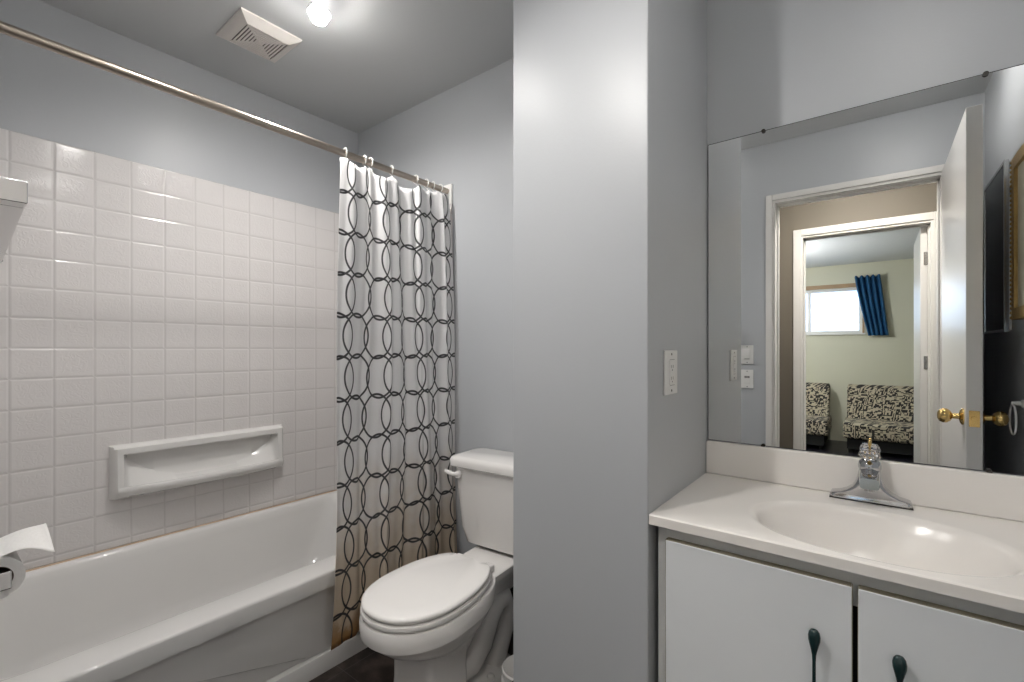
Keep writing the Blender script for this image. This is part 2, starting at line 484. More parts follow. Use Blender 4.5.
bm = lathe(bmesh.new(), (.12, .62, 0), [(.115, ZC), (.115, ZC - .02), (.11, ZC - .02)]); obj('fill_base', bm, PLASW, dm, smooth=True)
bm = lathe(bmesh.new(), (.12, .62, 0), [(.11, ZC - .02), (.105, ZC - .045), (.08, ZC - .075), (.04, ZC - .09), (.001, ZC - .094)]); obj('fill_glass', bm, FILLD, dm, smooth=True)
hl = thing('added_hall_fill', 'added unseen fill dome in the hall, shining in through the doorway', 'ceiling light', (-.1, -.36, ZC))  # added hall fill, lights the lower bathroom surfaces through the doorway
bm = lathe(bmesh.new(), (-.1, -.36, 0), [(.15, ZC), (.15, ZC - .02), (.14, ZC - .02)]); obj('fill_base', bm, PLASW, hl, smooth=True)
bm = lathe(bmesh.new(), (-.1, -.36, 0), [(.14, ZC - .02), (.135, ZC - .045), (.10, ZC - .075), (.05, ZC - .09), (.001, ZC - .094)]); obj('fill_glass', bm, FILLW, hl, smooth=True)
bl = thing('added_bedroom_fill', 'added unseen fill globe brightening the bedroom beyond the hall', 'ceiling light', (-1.0, -2.7, ZB))  # added globe, hung low so it brightens the bedroom ceiling
bm = lathe(bmesh.new(), (-1.0, -2.7, 0), [(.001, ZB), (.06, ZB), (.055, ZB - .025), (.006, ZB - .03), (.005, ZB - .40), (.03, ZB - .41), (.03, ZB - .43)]); obj('fill_cord', bm, PLASW, bl, smooth=True)
bm = lathe(bmesh.new(), (-1.0, -2.7, ZB - .52), [(.11 * math.sin(PI * i / 20) + .0005, .11 * math.cos(PI * i / 20)) for i in range(21)]); obj('fill_globe', bm, FILLB, bl, smooth=True)

# ------------------------------------------------------------------ bathtub
XT = -1.575; YT0, YT1, RIM, BACKZ = YF + .002, K - .002, .360, .408
tub = thing('bathtub', 'white acrylic bathtub along the tiled left wall', 'bathtub', ((-W + XT) / 2, .75, 0))


def rrect(cx, cy, hx, hy, r, z, n=8):
    pts = []
    for k, (sx, sy) in enumerate(((1, 1), (-1, 1), (-1, -1), (1, -1))):
        for i in range(n + 1):
            t = PI / 2 * (k + i / n)
            pts.append((cx + sx * (hx - r) + r * math.cos(t), cy + sy * (hy - r) + r * math.sin(t), z))
    return pts
bm = bmesh.new()
def ring4(x0, x1, y0, y1, r, z):
    def lift(x):
        k = max(0, min(1, (-1.95 - x) / .30)); return (BACKZ - RIM) * k * k * (3 - 2 * k)
    return vring(bm, [(p[0], p[1], p[2] + lift(p[0])) for p in rrect((x0 + x1) / 2, (y0 + y1) / 2, (x1 - x0) / 2, (y1 - y0) / 2, r, z)])
xb = -W + .014
rings = [ring4(xb, XT, YT0, YT1, .002, RIM - .058), ring4(xb, XT, YT0, YT1, .002, RIM - .009), ring4(xb, XT - .0025, YT0, YT1, .004, RIM - .0025), ring4(xb, XT - .009, YT0, YT1, .006, RIM)]
ix0, ix1, iy0, iy1 = xb + .022, XT - .108, YT0 + .075, YT1 - .09
for off, dz, r in ((0, 0, .14), (.006, -.0015, .138), (.012, -.006, .135), (.018, -.014, .13), (.026, -.04, .13), (.045, -.12, .13), (.062, -.20, .13), (.075, -.255, .13), (.092, -.285, .12), (.125, -.303, .10), (.19, -.310, .08)):
    rings.append(ring4(ix0 + off * .85, ix1 - off, iy0 + off * 1.2, iy1 - off * 2.2, r, RIM + dz))
loft(bm, rings, cap0=False)
shell = obj('tub_shell', bm, TUBW, tub, smooth=True, angle=50)
bm = lathe(bmesh.new(), (-1.95, 1.20, 0), [(.001, RIM - .307), (.018, RIM - .307), (.030, RIM - .306), (.034, RIM - .3085)]); obj('drain', bm, CHROME, tub, smooth=True)
# apron: thin shadow gap under the lip, recessed panel, slanted crease and a projecting foot band
bm = bmesh.new()
NY = 80; cols = []
for i in range(NY + 1):
    y = YT0 + (YT1 - YT0) * i / NY
    cr = .080 + max(0, (.846 - y)) * .305
    xa, xl = XT - .014, XT - .002
    topz = RIM - .059
    low = .004 if cr > .0801 else .0
    prof = [(xl, 0), (xl, .062), (xl - .002, .066), (xa - .003 - low, .0685), (xa - .0035 - low, .072)] + [(xa - low, .072 + (cr - .075) * k / 6) for k in range(1, 6)] + [(xa - low, cr), (xa, cr + .003)] + [(xa, cr + .003 + (topz - cr - .003) * k / 8) for k in range(1, 9)]
    cols.append([bm.verts.new((x, y, z)) for x, z in prof])
for a, b in zip(cols, cols[1:]):
    for j in range(len(a) - 1): bm.faces.new((a[j], b[j], b[j + 1], a[j + 1]))
obj('apron', bm, TUBW, tub, smooth=True, angle=30)
obj('caulk_line', B(xb, xb + .006, YT0, YT1 - .015, BACKZ - .004, BACKZ + .004), STAINC, tub)

# ------------------------------------------------------------------ tile-look surround
ST = 1.915
SL = (-W, .75, .385)
tag(obj('surround_panel', B(-W, -W + .0119, YT0, K - .0121, BACKZ + .002, ST), TILE, bevel=.004, loc=SL), 'long white tile-pattern wall panel above the bathtub, carrying the soap shelf', 'wall panel')
tag(obj('surround_panel', B(-W, -1.560, K - .012, K, BACKZ + .002, 1.862), TILE, bevel=.004, loc=SL), 'narrow tile-pattern end panel behind the shower curtain, its outer edge showing', 'wall panel')
tag(obj('surround_panel', B(-W + .012, -1.560, YF, YF + .0015, BACKZ + .002, 1.862), TILE, loc=SL), 'tile-pattern end panel at the bathtub end beside the towel bar', 'wall panel')

# soap shelf: bow-fronted moulded tray
bm = bmesh.new()
sy0, sy1, sz0, sz1, sx = .452, 1.108, .597, .804, -W + .012
NS = 72; cols = []
for i in range(NS + 1):
    t = i / NS; y = sy0 + (sy1 - sy0) * t
    e = min(t, 1 - t) * (sy1 - sy0)
    D = .046 + .040 * math.sin(PI * t) ** .8
    edge = min(1, max(0, e / .012))              # outer chamfer at the two ends
    hole = min(1, max(0, (e - .040) / .010)); hole = hole * hole * (3 - 2 * hole)
    ft = .042
    def mixv(a, b): return a + (b - a) * hole
    h = sz1 - sz0
    arc = .105 * max(0, abs(2 * t - 1) / .88) ** 3.2
    fl = min(.052 + arc, h - .060)
    pr = [(0, h), (ft * .75, h - .004), (ft, h - .012), (ft, h - .034), (mixv(ft, .004), h - .039), (mixv(ft, .003), fl + .010),
          (mixv(ft, .010), fl), (mixv(ft + .004, D - .016), mixv(.046, .044)), (mixv(ft + .006, D - .012), .049), (mixv(ft + .006, D - .004), .049), (mixv(ft + .008, D), .043), (mixv(ft + .008, D), .030), (mixv(ft, D * .86), .014), (mixv(ft * .7, D * .45), .003), (0, 0)]
    zt = -.012 * 0
    cols.append([bm.verts.new((sx + px * (.15 + .85 * edge) * (0 if i in (0, NS) else 1), y, sz0 + pz)) for px, pz in pr])
for a, b in zip(cols, cols[1:]):
    for j in range(len(a) - 1): bm.faces.new((a[j], b[j], b[j + 1], a[j + 1]))
o = obj('soap_shelf', bm, TUBW, smooth=True, angle=38, loc=(sx, .78, sz0))
tag(o, 'white moulded bow-front soap shelf on the tiled wall above the bathtub', 'soap dish')

# ------------------------------------------------------------------ shower rod, hooks, curtain
RX, RZ = -1.5856, 1.915
rod = thing('shower_rod', 'brushed metal shower curtain rod across the room over the bathtub', 'curtain rod', (RX, .75, RZ))
obj('rod_tube', cyl(bmesh.new(), (RX, YF, RZ), (RX, K, RZ), .0128), NICKEL, rod, smooth=True)
bm = B(RX - .026, RX + .026, K - .013, K, RZ - .062, RZ + .032); obj('flange', bm, PLASW, rod, bevel=.003)
bm = lathe(bmesh.new(), (RX, YF, RZ), [(.001, .0), (.032, 0), (.032, .006), (.02, .014), (.0135, .016)], axis='Y'); obj('flange', bm, PLASW, rod, smooth=True)

CZ0, CZT = .120, 1.872
hook_y = [1.000, 1.085, 1.112, 1.215, 1.345, 1.405, 1.445, 1.490]
NU, NV = 420, 90
def curtain_pt(t, zf):
    """t along the cloth 0..1, zf 0 at the bottom, 1 at the top"""
    y0 = .888 + .065 * zf ** .8; y1 = 1.530 - .012 * zf
    y = y0 + (y1 - y0) * t
    nf = 3.4
    amp = .0100 - .001 * zf
    ph = 2 * PI * nf * (t ** 1.12) + .5 + .25 * math.sin(3 * zf + 5 * t)
    x = RX + .050 * (1 - zf) ** .7 + .026 + amp * math.sin(ph) + .0042 * math.sin(2.55 * ph + 2.5 * zf) + .0022 * math.sin(4.3 * ph - 3 * zf + 1)
    y += .005 * math.sin(2 * ph + .6)
    y += .006 * math.sin(7 * zf + 9 * t)
    return Vector((x, y, 0))
bm = bmesh.new(); uvl = bm.loops.layers.uv.new('UVMap')
mid = [curtain_pt(i / NU, .55) for i in range(NU + 1)]
arc = [0.0]
for a, b in zip(mid, mid[1:]): arc.append(arc[-1] + (b - a).length)
grid = []
for j in range(NV + 1):
    zf = j / NV; row = []
    for i in range(NU + 1):
        t = i / NU; p = curtain_pt(t, zf)
        yy = .97 + .55 * t
        # scalloped top between the hooks
        k = max([q for q in range(len(hook_y)) if hook_y[q] <= yy], default=-1)
        if k < 0: sag = (hook_y[0] - yy) * .10
        elif k >= len(hook_y) - 1: sag = (yy - hook_y[-1]) * .6
        else:
            gap = hook_y[k + 1] - hook_y[k]; f = (yy - hook_y[k]) / gap; sag = 4 * f * (1 - f) * gap * .22
        top = CZT + .012 - sag
        z = CZ0 + .004 * math.sin(9 * t) + (top - CZ0) * zf
        v = bm.verts.new((p.x, p.y, z)); row.append((v, arc[i], z))
    grid.append(row)
for j in range(NV):
    for i in range(NU):
        q = (grid[j][i], grid[j][i + 1], grid[j + 1][i + 1], grid[j + 1][i])
        f = bm.faces.new([c[0] for c in q])
        for lp, c in zip(f.loops, q): lp[uvl].uv = (c[1], c[2])
cur = obj('shower_curtain', bm, CURT, smooth=True, angle=0, loc=(RX + .03, 1.24, CZ0), solid=.0012)
tag(cur, 'off-white shower curtain with interlocking black rings and rusty bottom hem', 'shower curtain')
arcs_total = arc[-1]

ordn = ['first', 'second', 'third', 'fourth', 'fifth', 'sixth', 'seventh', 'eighth']
bm = bmesh.new()
def hook_pts():
    pts = []
    for i in range(23):
        t = math.radians(-60 + 300 * i / 22)
        pts.append((.0165 * math.cos(t), 0, .002 + .0180 * math.sin(t)))
    pts += [(.010, 0, -.026), (.012, 0, -.046), (.016, 0, -.052)]
    return pts
tube(bm, [Vector(p) + Vector((RX, hook_y[0], RZ)) for p in hook_pts()], .0022, n=8)
h0 = obj('curtain_hook', bm, PLASW, smooth=True, loc=(RX, hook_y[0], RZ))
for i, hy in enumerate(hook_y):
    h = h0 if i == 0 else h0.copy()
    if i: COL.objects.link(h)
    h.location = (RX, hy, RZ); h.rotation_euler = (0, 0, math.radians(random.uniform(-14, 14)))
    extra = ', at the free end' if i == 0 else (', next to the wall' if i == 7 else '')
    tag(h, ('white plastic hook on the rod, %s from the curtain\'s free end' % ordn[i]) if 0 < i < 7 else
        ('white plastic hook holding the free end of the curtain' if i == 0 else 'white plastic hook on the rod closest to the wall flange'), 'curtain hook', 'curtain hooks on the shower rod')

# ------------------------------------------------------------------ toilet
TX = -1.125
toi = thing('toilet', 'white two-piece toilet with closed lid between curtain and grey partition', 'toilet', (TX, 1.15, 0))


def egg(cy, hw, yf, yb, z, n=64, flat=2.15, bk=2.6, cut=None):
    """egg outline: half width hw at y=cy, reaching yf at the front and yb at the back"""
    pts = []
    for i in range(n):
        t = 2 * PI * i / n; c, s_ = math.cos(t), math.sin(t)
        p = bk if s_ > 0 else flat
        x = hw * math.copysign(abs(c) ** (2 / p), c); y = (yb - cy if s_ > 0 else cy - yf) * math.copysign(abs(s_) ** (2 / p), s_)
        y += cy
        if cut and y > cut: y = cut + (y - cut) * .12
        pts.append((TX + x, y, z))
    return pts
bm = bmesh.new()
R = lambda *a, **k: vring(bm, egg(*a, **k))
rings = [R(1.05, .070, .990, 1.18, .190), R(1.04, .088, .940, 1.20, .235), R(1.01, .118, .872, 1.22, .270), R(.99, .140, .818, 1.23, .303), R(.985, .153, .790, 1.24, .330), R(.985, .157, .784, 1.24, .340),
         R(.985, .163, .776, 1.24, .342), R(.985, .164, .773, 1.245, .358), R(.985, .163, .773, 1.25, .384), R(.985, .159, .777, 1.25, .393), R(.985, .150, .786, 1.24, .396)]
loft(bm, rings)
# front pedestal
def quad(x0, x1, y0, y1, r, z): return vring(bm, rrect((x0 + x1) / 2, (y0 + y1) / 2, (x1 - x0) / 2, (y1 - y0) / 2, r, z, n=5))
loft(bm, [quad(TX - .088, TX + .088, .905, 1.10, .022, 0.0), quad(TX - .086, TX + .086, .908, 1.10, .022, .06), quad(TX - .080, TX + .080, .915, 1.10, .022, .16), quad(TX - .080, TX + .080, .915, 1.11, .022, .23), quad(TX - .09, TX + .09, .90, 1.13, .04, .285)])
# foot flange and rear body
loft(bm, [vring(bm, egg(1.25, .112, 1.00, 1.385, 0.0)), vring(bm, egg(1.25, .110, 1.005, 1.38, .026)), vring(bm, egg(1.25, .100, 1.01, 1.370, .036)), vring(bm, egg(1.25, .05, 1.03, 1.32, .055))])
# trapway swelling along both sides
for sx_ in (-1, 1):
    tube(bm, [(TX + sx_ * .020, 1.10, .10), (TX + sx_ * .030, 1.16, .10), (TX + sx_ * .036, 1.215, .145), (TX + sx_ * .038, 1.25, .215), (TX + sx_ * .038, 1.29, .258), (TX + sx_ * .038, 1.335, .250), (TX + sx_ * .038, 1.355, .205), (TX + sx_ * .038, 1.345, .14), (TX + sx_ * .036, 1.31, .075), (TX + sx_ * .034, 1.28, .02)],
         [.040, .044, .045, .046, .047, .046, .045, .044, .046, .048], n=20)
# rear shelf that carries the tank
loft(bm, [quad(TX - .055, TX + .055, 1.15, 1.42, .03, .270), quad(TX - .075, TX + .075, 1.15, 1.47, .03, .325), quad(TX - .098, TX + .098, 1.15, 1.49, .03, .362), quad(TX - .104, TX + .104, 1.15, 1.495, .03, .380), quad(TX - .104, TX + .104, 1.15, 1.495, .03, .392), quad(TX - .099, TX + .099, 1.155, 1.49, .03, .397)])
bowl = obj('bowl', bm, PORC, toi, smooth=True, angle=42)
def slab(prof, m, name, **k):
    bm_ = bmesh.new()
    loft(bm_, [vring(bm_, egg(*a, **k)) for a in prof])
    return obj(name, bm_, m, toi, smooth=True, angle=50)
seat = slab([(.975, .148, .788, 1.232, .3975), (.975, .157, .779, 1.240, .400), (.975, .160, .776, 1.242, .407), (.975, .158, .778, 1.241, .414), (.975, .150, .786, 1.236, .4165)], SEATP, 'seat', bk=2.3, cut=1.205)
lid = slab([(.975, .146, .790, 1.228, .4185), (.975, .154, .782, 1.234, .421), (.975, .157, .779, 1.236, .428), (.975, .155, .781, 1.235, .4345), (.975, .147, .789, 1.230, .438), (.975, .11, .83, 1.20, .4405)], SEATP, 'lid', bk=2.3, cut=1.20)
for s_ in (-1, 1):
    bm = B(TX + s_ * .066 - .018, TX + s_ * .066 + .018, 1.209, 1.240, .397, .424); obj('seat_hinge', bm, SEATP, toi, bevel=.007, seg=3)
    bm = lathe(bmesh.new(), (TX + s_ * .082, 1.215, 0), [(.016, .024), (.016, .040), (.011, .050), (.001, .053)], n=20); obj('bolt_cap', bm, SEATP, toi, smooth=True)
# tank: tapers towards the bottom with rounded front corners
bm = bmesh.new()
loft(bm, [quad(TX - .135, TX + .135, 1.375, 1.505, .04, .3985), quad(TX - .160, TX + .160, 1.352, 1.515, .045, .412), quad(TX - .178, TX + .178, 1.343, 1.518, .045, .47), quad(TX - .198, TX + .198, 1.338, 1.52, .04, .66), quad(TX - .200, TX + .200, 1.336, 1.52, .04, .705)])
obj('tank', bm, PORC, toi, smooth=True, angle=50)
bm = bmesh.new()
loft(bm, [quad(TX - .205, TX + .205, 1.332, 1.522, .035, .706), quad(TX - .218, TX + .218, 1.322, 1.528, .038, .711), quad(TX - .220, TX + .220, 1.320, 1.529, .038, .732), quad(TX - .215, TX + .215, 1.326, 1.526, .038, .743), quad(TX - .200, TX + .200, 1.342, 1.52, .036, .748)])
obj('tank_lid', bm, PORC, toi, smooth=True, angle=45)
bm = lathe(bmesh.new(), (TX - .165, 1.338, .678), [(.001, -.016), (.013, -.015), (.016, -.010), (.016, .002)], axis='Y', n=20)
tube(bm, [(TX - .165, 1.328, .678), (TX - .180, 1.320, .680), (TX - .200, 1.316, .685), (TX - .218, 1.318, .688)], [.009, .0085, .009, .007], n=12)
obj('flush_lever', bm, SEATP, toi, smooth=True)

toi.rotation_euler = (0, 0, math.radians(4.0))

# toilet brush caddy half hidden by the partition
cx_, cy_ = -.895, 1.20
br = thing('toilet_brush_holder', 'white round toilet brush holder on the floor beside the partition edge', 'toilet brush', (cx_, cy_, 0))
bm = lathe(bmesh.new(), (cx_, cy_, 0), [(.001, .0), (.060, 0), (.062, .01), (.060, .11), (.064, .135), (.067, .150), (.063, .155), (.058, .148), (.054, .10), (.05, .02), (.001, .018)])
for i in range(26):
    t = 2 * PI * i / 26; c, s_ = math.cos(t), math.sin(t)
    tube(bm, [(cx_ + .0605 * c, cy_ + .0605 * s_, .085), (cx_ + .063 * c, cy_ + .063 * s_, .105), (cx_ + .0645 * math.cos(t + .12), cy_ + .0645 * math.sin(t + .12), .12), (cx_ + .065 * math.cos(t + .24), cy_ + .065 * math.sin(t + .24), .105)], .0035, n=6)
obj('holder_cup', bm, PLASW, br, smooth=True)
bm = cyl(bmesh.new(), (cx_, cy_, .03), (cx_, cy_, .36), .007); lathe(bm, (cx_, cy_, 0), [(.001, .36), (.012, .362), (.013, .39), (.008, .40), (.001, .402)], n=16)
obj('brush_handle', bm, PLASW, br, smooth=True)
bm = lathe(bmesh.new(), (cx_, cy_, 0), [(.001, .02), (.030, .025), (.036, .06), (.034, .09), (.012, .105), (.001, .106)]); obj('brush_head', bm, PLASW, br, smooth=True)

# ------------------------------------------------------------------ exhaust vent
vx0, vx1, vy0, vy1 = -2.020, -1.790, .716, .941
vent = thing('exhaust_vent', 'square almond plastic exhaust fan grille on the ceiling', 'exhaust vent', ((vx0 + vx1) / 2, (vy0 + vy1) / 2, ZC))
bm = bmesh.new()
def sq(i, z): return vring(bm, [(vx0 + i, vy0 + i, z), (vx1 - i, vy0 + i, z), (vx1 - i, vy1 - i, z), (vx0 + i, vy1 - i, z)])
loft(bm, [sq(0, ZC), sq(0, ZC - .006), sq(.036, ZC - .026), sq(.036, ZC - .006)], cap0=False, cap1=False)
obj('vent_frame', bm, VENTP, vent)
obj('vent_backing', B(vx0 + .03, vx1 - .03, vy0 + .03, vy1 - .03, ZC - .0222, ZC - .004), VENTD, vent)
bm = bmesh.new()
step = .0112
for k in range(7):
    a0 = .0415 + k * step; a1 = a0 + .0060
    if k == 6: a1 = min(a0 + .03, (vx1 - vx0) / 2 - .001)
    hx, hy = (vx1 - vx0) / 2, (vy1 - vy0) / 2; mx_, my_ = (vx0 + vx1) / 2, (vy0 + vy1) / 2
    o_, i_ = (hx - a0, hy - a0), (max(hx - a1, .0005), max(hy - a1, .0005))
    z0, z1 = ZC - .0255, ZC - .0225
    r4 = lambda h_, z: vring(bm, [(mx_ - h_[0], my_ - h_[1], z), (mx_ + h_[0], my_ - h_[1], z), (mx_ + h_[0], my_ + h_[1], z), (mx_ - h_[0], my_ + h_[1], z)])
    ra, rb, rc, rd = r4(o_, z1), r4(o_, z0), r4(i_, z0), r4(i_, z1)
    loft(bm, [ra, rb, rc, rd], cap0=False, cap1=False)
# mitre ribs on the two diagonals
for sx_ in (1, -1):
    dv = Vector(((vx1 - vx0) / 2 - .04, sx_ * ((vy1 - vy0) / 2 - .04), 0)); ctr = Vector(((vx0 + vx1) / 2, (vy0 + vy1) / 2, ZC - .0238))
    mt = Matrix.Translation(ctr) @ Matrix.Rotation(math.atan2(dv.y, dv.x), 4, 'Z') @ Matrix.Diagonal((dv.length * 2, .006, .0030, 1))
    bmesh.ops.create_cube(bm, size=1, matrix=mt)
obj('vent_grille', bm, VENTP, vent)

# ------------------------------------------------------------------ towel bar and paper holder on the front wall
tb = thing('towel_bar', 'square satin chrome towel bar at the photo\'s left edge, upper part', 'towel bar', (-.70, YF, 1.335))
tb['label'] = 'square-profile satin chrome towel bar sticking in before the white tiles'
obj('bracket_arm', B(-.715, -.69, YF + .006, .0712, 1.324, 1.347), SQCHROME, tb, bevel=.0015)
bm = bmesh.new()
loft(bm, [vring(bm, [(x, y + .046, 1.324), (x, y + .071, 1.324), (x, y + .071, 1.347), (x, y + .046, 1.347)]) for x, y in ((-.715, 0), (-1.185, .02))])
obj('rail', bm, SQCHROME, tb, bevel=.0015)
obj('bracket_arm', B(-1.21, -1.185, YF + .006, .092, 1.324, 1.347), SQCHROME, tb, bevel=.0015)
obj('wall_plate', B(-.730, -.675, YF, YF + .006, 1.310, 1.362), SQCHROME, tb, bevel=.0015)
obj('wall_plate', B(-1.225, -1.170, YF, YF + .006, 1.310, 1.362), SQCHROME, tb, bevel=.0015)

px, py, pz = -1.068, .079, .814
ph = thing('toilet_paper_holder', 'square chrome post holding the toilet paper roll', 'paper holder', (px - .10, YF, pz))
obj('post', B(px - .125, px + .006, py - .013, py + .013, pz - .014, pz + .014), SQCHROME, ph, bevel=.002)
obj('bracket_arm', B(px - .150, px - .125, YF + .006, py + .013, pz - .014, pz + .014), SQCHROME, ph, bevel=.002)
obj('wall_plate', B(px - .165, px - .110, YF, YF + .006, pz - .028, pz + .028), SQCHROME, ph, bevel=.0015)
rl = thing('toilet_paper_roll', 'white toilet paper roll with a loose sheet, on the chrome post', 'toilet paper', (px - .05, py, pz))
ro, ri = .0325, .0195
bm = bmesh.new()
lathe(bm, (px, py - .004, pz + .004), [(ri, -.102), (ro, -.102), (ro, 0), (ri, 0)], axis='X', n=48)
bmesh.ops.delete(bm, geom=[f for f in bm.faces if len(f.verts) > 4], context='FACES_ONLY')
obj('paper', bm, PAPER, rl, smooth=True, angle=40)
bm = bmesh.new()
lathe(bm, (px, py - .004, pz + .004), [(ri, -.101), (ri, -.001), (ri - .0012, -.001), (ri - .0012, -.101), (ri, -.1009)], axis='X', n=40)
bmesh.ops.delete(bm, geom=[f for f in bm.faces if len(f.verts) > 4], context='FACES_ONLY')
obj('core', bm, KRAFT, rl, smooth=True)
# loose sheet: leaves the top of the roll, floats out and its end droops
bm = bmesh.new(); cols = []
NSH, NWD = 26, 14
for i in range(NSH + 1):
    t = i / NSH; row = []
    for j in range(NWD + 1):
        q = j / NWD; x = px - .001 - .100 * q
        if t < .35:
            a = math.radians(150 - 70 * t / .35)
            y = py - .004 + (ro + .001) * math.cos(a); z = pz + .004 + (ro + .001) * math.sin(a)
        else:
            k = (t - .35) / .65
            a = math.radians(80); y0 = py - .004 + (ro + .001) * math.cos(a); z0 = pz + .004 + (ro + .001) * math.sin(a)
            y = y0 + k * .060 + .002 * q * k
            z = z0 + .007 * math.sin(PI * min(1, k * 1.1)) * (1 - .5 * q) - .012 * k * k * (1 - q) ** 1.5 + .012 * k * q
        row.append(bm.verts.new((x, y, z)))
    cols.append(row)
for a, b in zip(cols, cols[1:]):
    for j in range(NWD): bm.faces.new((a[j], b[j], b[j + 1], a[j + 1]))
obj('loose_sheet', bm, PAPER, rl, smooth=True, angle=0, solid=.0006)

# ------------------------------------------------------------------ vanity
CX0, CX1, CY0 = -.408, XR - .003, 1.088
van = thing('vanity_cabinet', 'white bathroom vanity cabinet with two doors under the sink', 'vanity cabinet', (0, 1.31, 0))
ZT0 = .761
bm = bmesh.new()
box(bm, CX0, CX0 + .016, CY0 + .018, K - .002, 0, ZT0); box(bm, CX1 - .016, CX1, CY0 + .018, K - .002, 0, ZT0)
box(bm, CX0 + .016, CX1 - .016, CY0 + .03, K - .002, .09, .106); box(bm, CX0 + .016, CX1 - .016, K - .010, K - .002, .106, ZT0 - .2)
box(bm, CX0 + .016, CX1 - .016, CY0 + .06, CY0 + .075, 0, .09)
obj('carcass', bm, CABW, van)
bm = bmesh.new()
box(bm, CX0, CX0 + .026, CY0, CY0 + .018, .05, ZT0); box(bm, CX1 - .026, CX1, CY0, CY0 + .018, .05, ZT0)
box(bm, CX0 + .026, CX1 - .026, CY0, CY0 + .018, .690, ZT0); box(bm, CX0 + .026, CX1 - .026, CY0, CY0 + .018, .05, .10)
obj('face_frame', bm, CABF, van, bevel=.001)
obj('interior_shade_panel', B(CX0 + .027, CX1 - .027, CY0 + .019, CY0 + .024, .107, .689), DARKV, van)['label'] = 'black panel painted as shade behind the doors'  # black sheet stands in for the shade inside the cabinet


def vdoor(x0, x1, hx):
    y1 = CY0 - .0008; y0 = y1 - .018; z0, z1 = .085, .732
    bm = B(x0, x1, y0, y1, z0, z1)
    dr = obj('door', bm, CABW, van, bevel=.002)
    # exposed tan edge band around the door's top and sides
    bm = bmesh.new()
    box(bm, x0 + .001, x1 - .001, y0 + .0012, y1 - .0005, z1 - .0005, z1 + .0012)
    box(bm, x0 - .0008, x0 + .0005, y0 + .0012, y1 - .0005, z0 + .003, z1); box(bm, x1 - .0005, x1 + .0008, y0 + .0012, y1 - .0005, z0 + .003, z1)
    e = obj('edge_band', bm, CABE, dr); e['label'] = 'tan edge band'
    # spoon-shaped pull: fat drop on top, thin stem below
    bm = bmesh.new()
    prof = [(.650, .0010), (.6485, .0055), (.644, .0088), (.637, .0103), (.629, .0098), (.620, .0075), (.611, .0052), (.603, .0036), (.59, .0030), (.55, .0030), (.52, .0036), (.507, .0055), (.497, .0078), (.489, .0090), (.481, .0082), (.476, .0050), (.4745, .001)]
    rings = []
    for z, r in prof:
        yy = y0 - .016 - .006 * math.sin(PI * (z - .4745) / .1755); z -= .009
        rings.append([bm.verts.new((hx + r * math.cos(2 * PI * k / 20), yy + r * .75 * math.sin(2 * PI * k / 20), z)) for k in range(20)])
    loft(bm, rings)
    for z in (.636, .489): cyl(bm, (hx, y0 - .016, z - .009), (hx, y0 + .001, z - .009), .005, n=14)
    h_ = obj('handle', bm, GREENH, dr, smooth=True, angle=60); h_['label'] = 'dark green spoon-shaped handle'
vdoor(-.384, -.0345, -.092)
vdoor(-.0255, .372, .033)

# counter with integral bowl (cast in one piece) and backsplash
ZT, CF = .785, 1.062
top = thing('sink_counter', 'off-white cultured marble counter with oval sink and backsplash', 'sink counter', (0, 1.3, ZT0))
bm = bmesh.new()
X0, X1, Y0, Y1 = XC + .001, XR - .001, CF, K - .002
ecx, ecy, ea, eb = -.007, 1.255, .236, .170
NX, NYY = 190, 110
def top_z(x, y):
    u, v = (x - ecx) / ea, (y - ecy) / eb
    e = (abs(u) ** 2.15 + abs(v) ** 2.15) ** (1 / 2.15)
    z = ZT
    if e < 1:
        q = (1 - e)
        rim = min(1, q / .16); rim = rim * rim * (3 - 2 * rim)          # broad soft shoulder
        z -= .014 * rim
        q2 = max(0, min(1, (q - .08) / .62)); q2 = math.sin(q2 * PI / 2) ** 1.15
        z -= .105 * q2
    # gentle front edge roll
    f = (y - Y0) / .010
    if f < .5: z -= .0025 * (1 - 2 * f) ** 2
    return z
g = []
ys = [Y0 + .010 * (i / 5) for i in range(5)] + [Y0 + .010 + (Y1 - Y0 - .010) * i / NYY for i in range(NYY + 1)]
for y in ys:
    g.append([bm.verts.new((X0 + (X1 - X0) * i / NX, y, top_z(X0 + (X1 - X0) * i / NX, y))) for i in range(NX + 1)])
for a, b in zip(g, g[1:]):
    for i in range(NX): bm.faces.new((a[i], a[i + 1], b[i + 1], b[i]))
lo = [bm.verts.new((v.co.x, Y0, ZT0 + .001)) for v in g[0]]
for i in range(NX): bm.faces.new((lo[i], lo[i + 1], g[0][i + 1], g[0][i]))
lb = [bm.verts.new((v.co.x, Y0 + .03, ZT0 + .001)) for v in g[0]]
for i in range(NX): bm.faces.new((lb[i], lb[i + 1], lo[i + 1], lo[i]))
for side in (0, NX):
    for a, b in zip(g, g[1:]):
        va = bm.verts.new((a[side].co.x, a[side].co.y, ZT0 + .001)); vb = bm.verts.new((b[side].co.x, b[side].co.y, ZT0 + .001))
        bm.faces.new((a[side], b[side], vb, va))
obj('countertop', bm, MARB, top, smooth=True, angle=50)
obj('backsplash', B(X0, X1, K - .020, K - .001, ZT + .0002, .886), MARB, top, bevel=.004, seg=3)
bm = lathe(bmesh.new(), (ecx, ecy, ZT - .1195), [(.001, .003), (.014, .004), (.020, .003), (.023, .001), (.024, -.002)]); obj('drain', bm, CHROME, top, smooth=True)

# ------------------------------------------------------------------ faucet
fx_, fy_ = -.012, 1.503
fa = thing('faucet', 'chrome single-lever bathroom faucet behind the sink', 'faucet', (fx_, fy_, ZT))
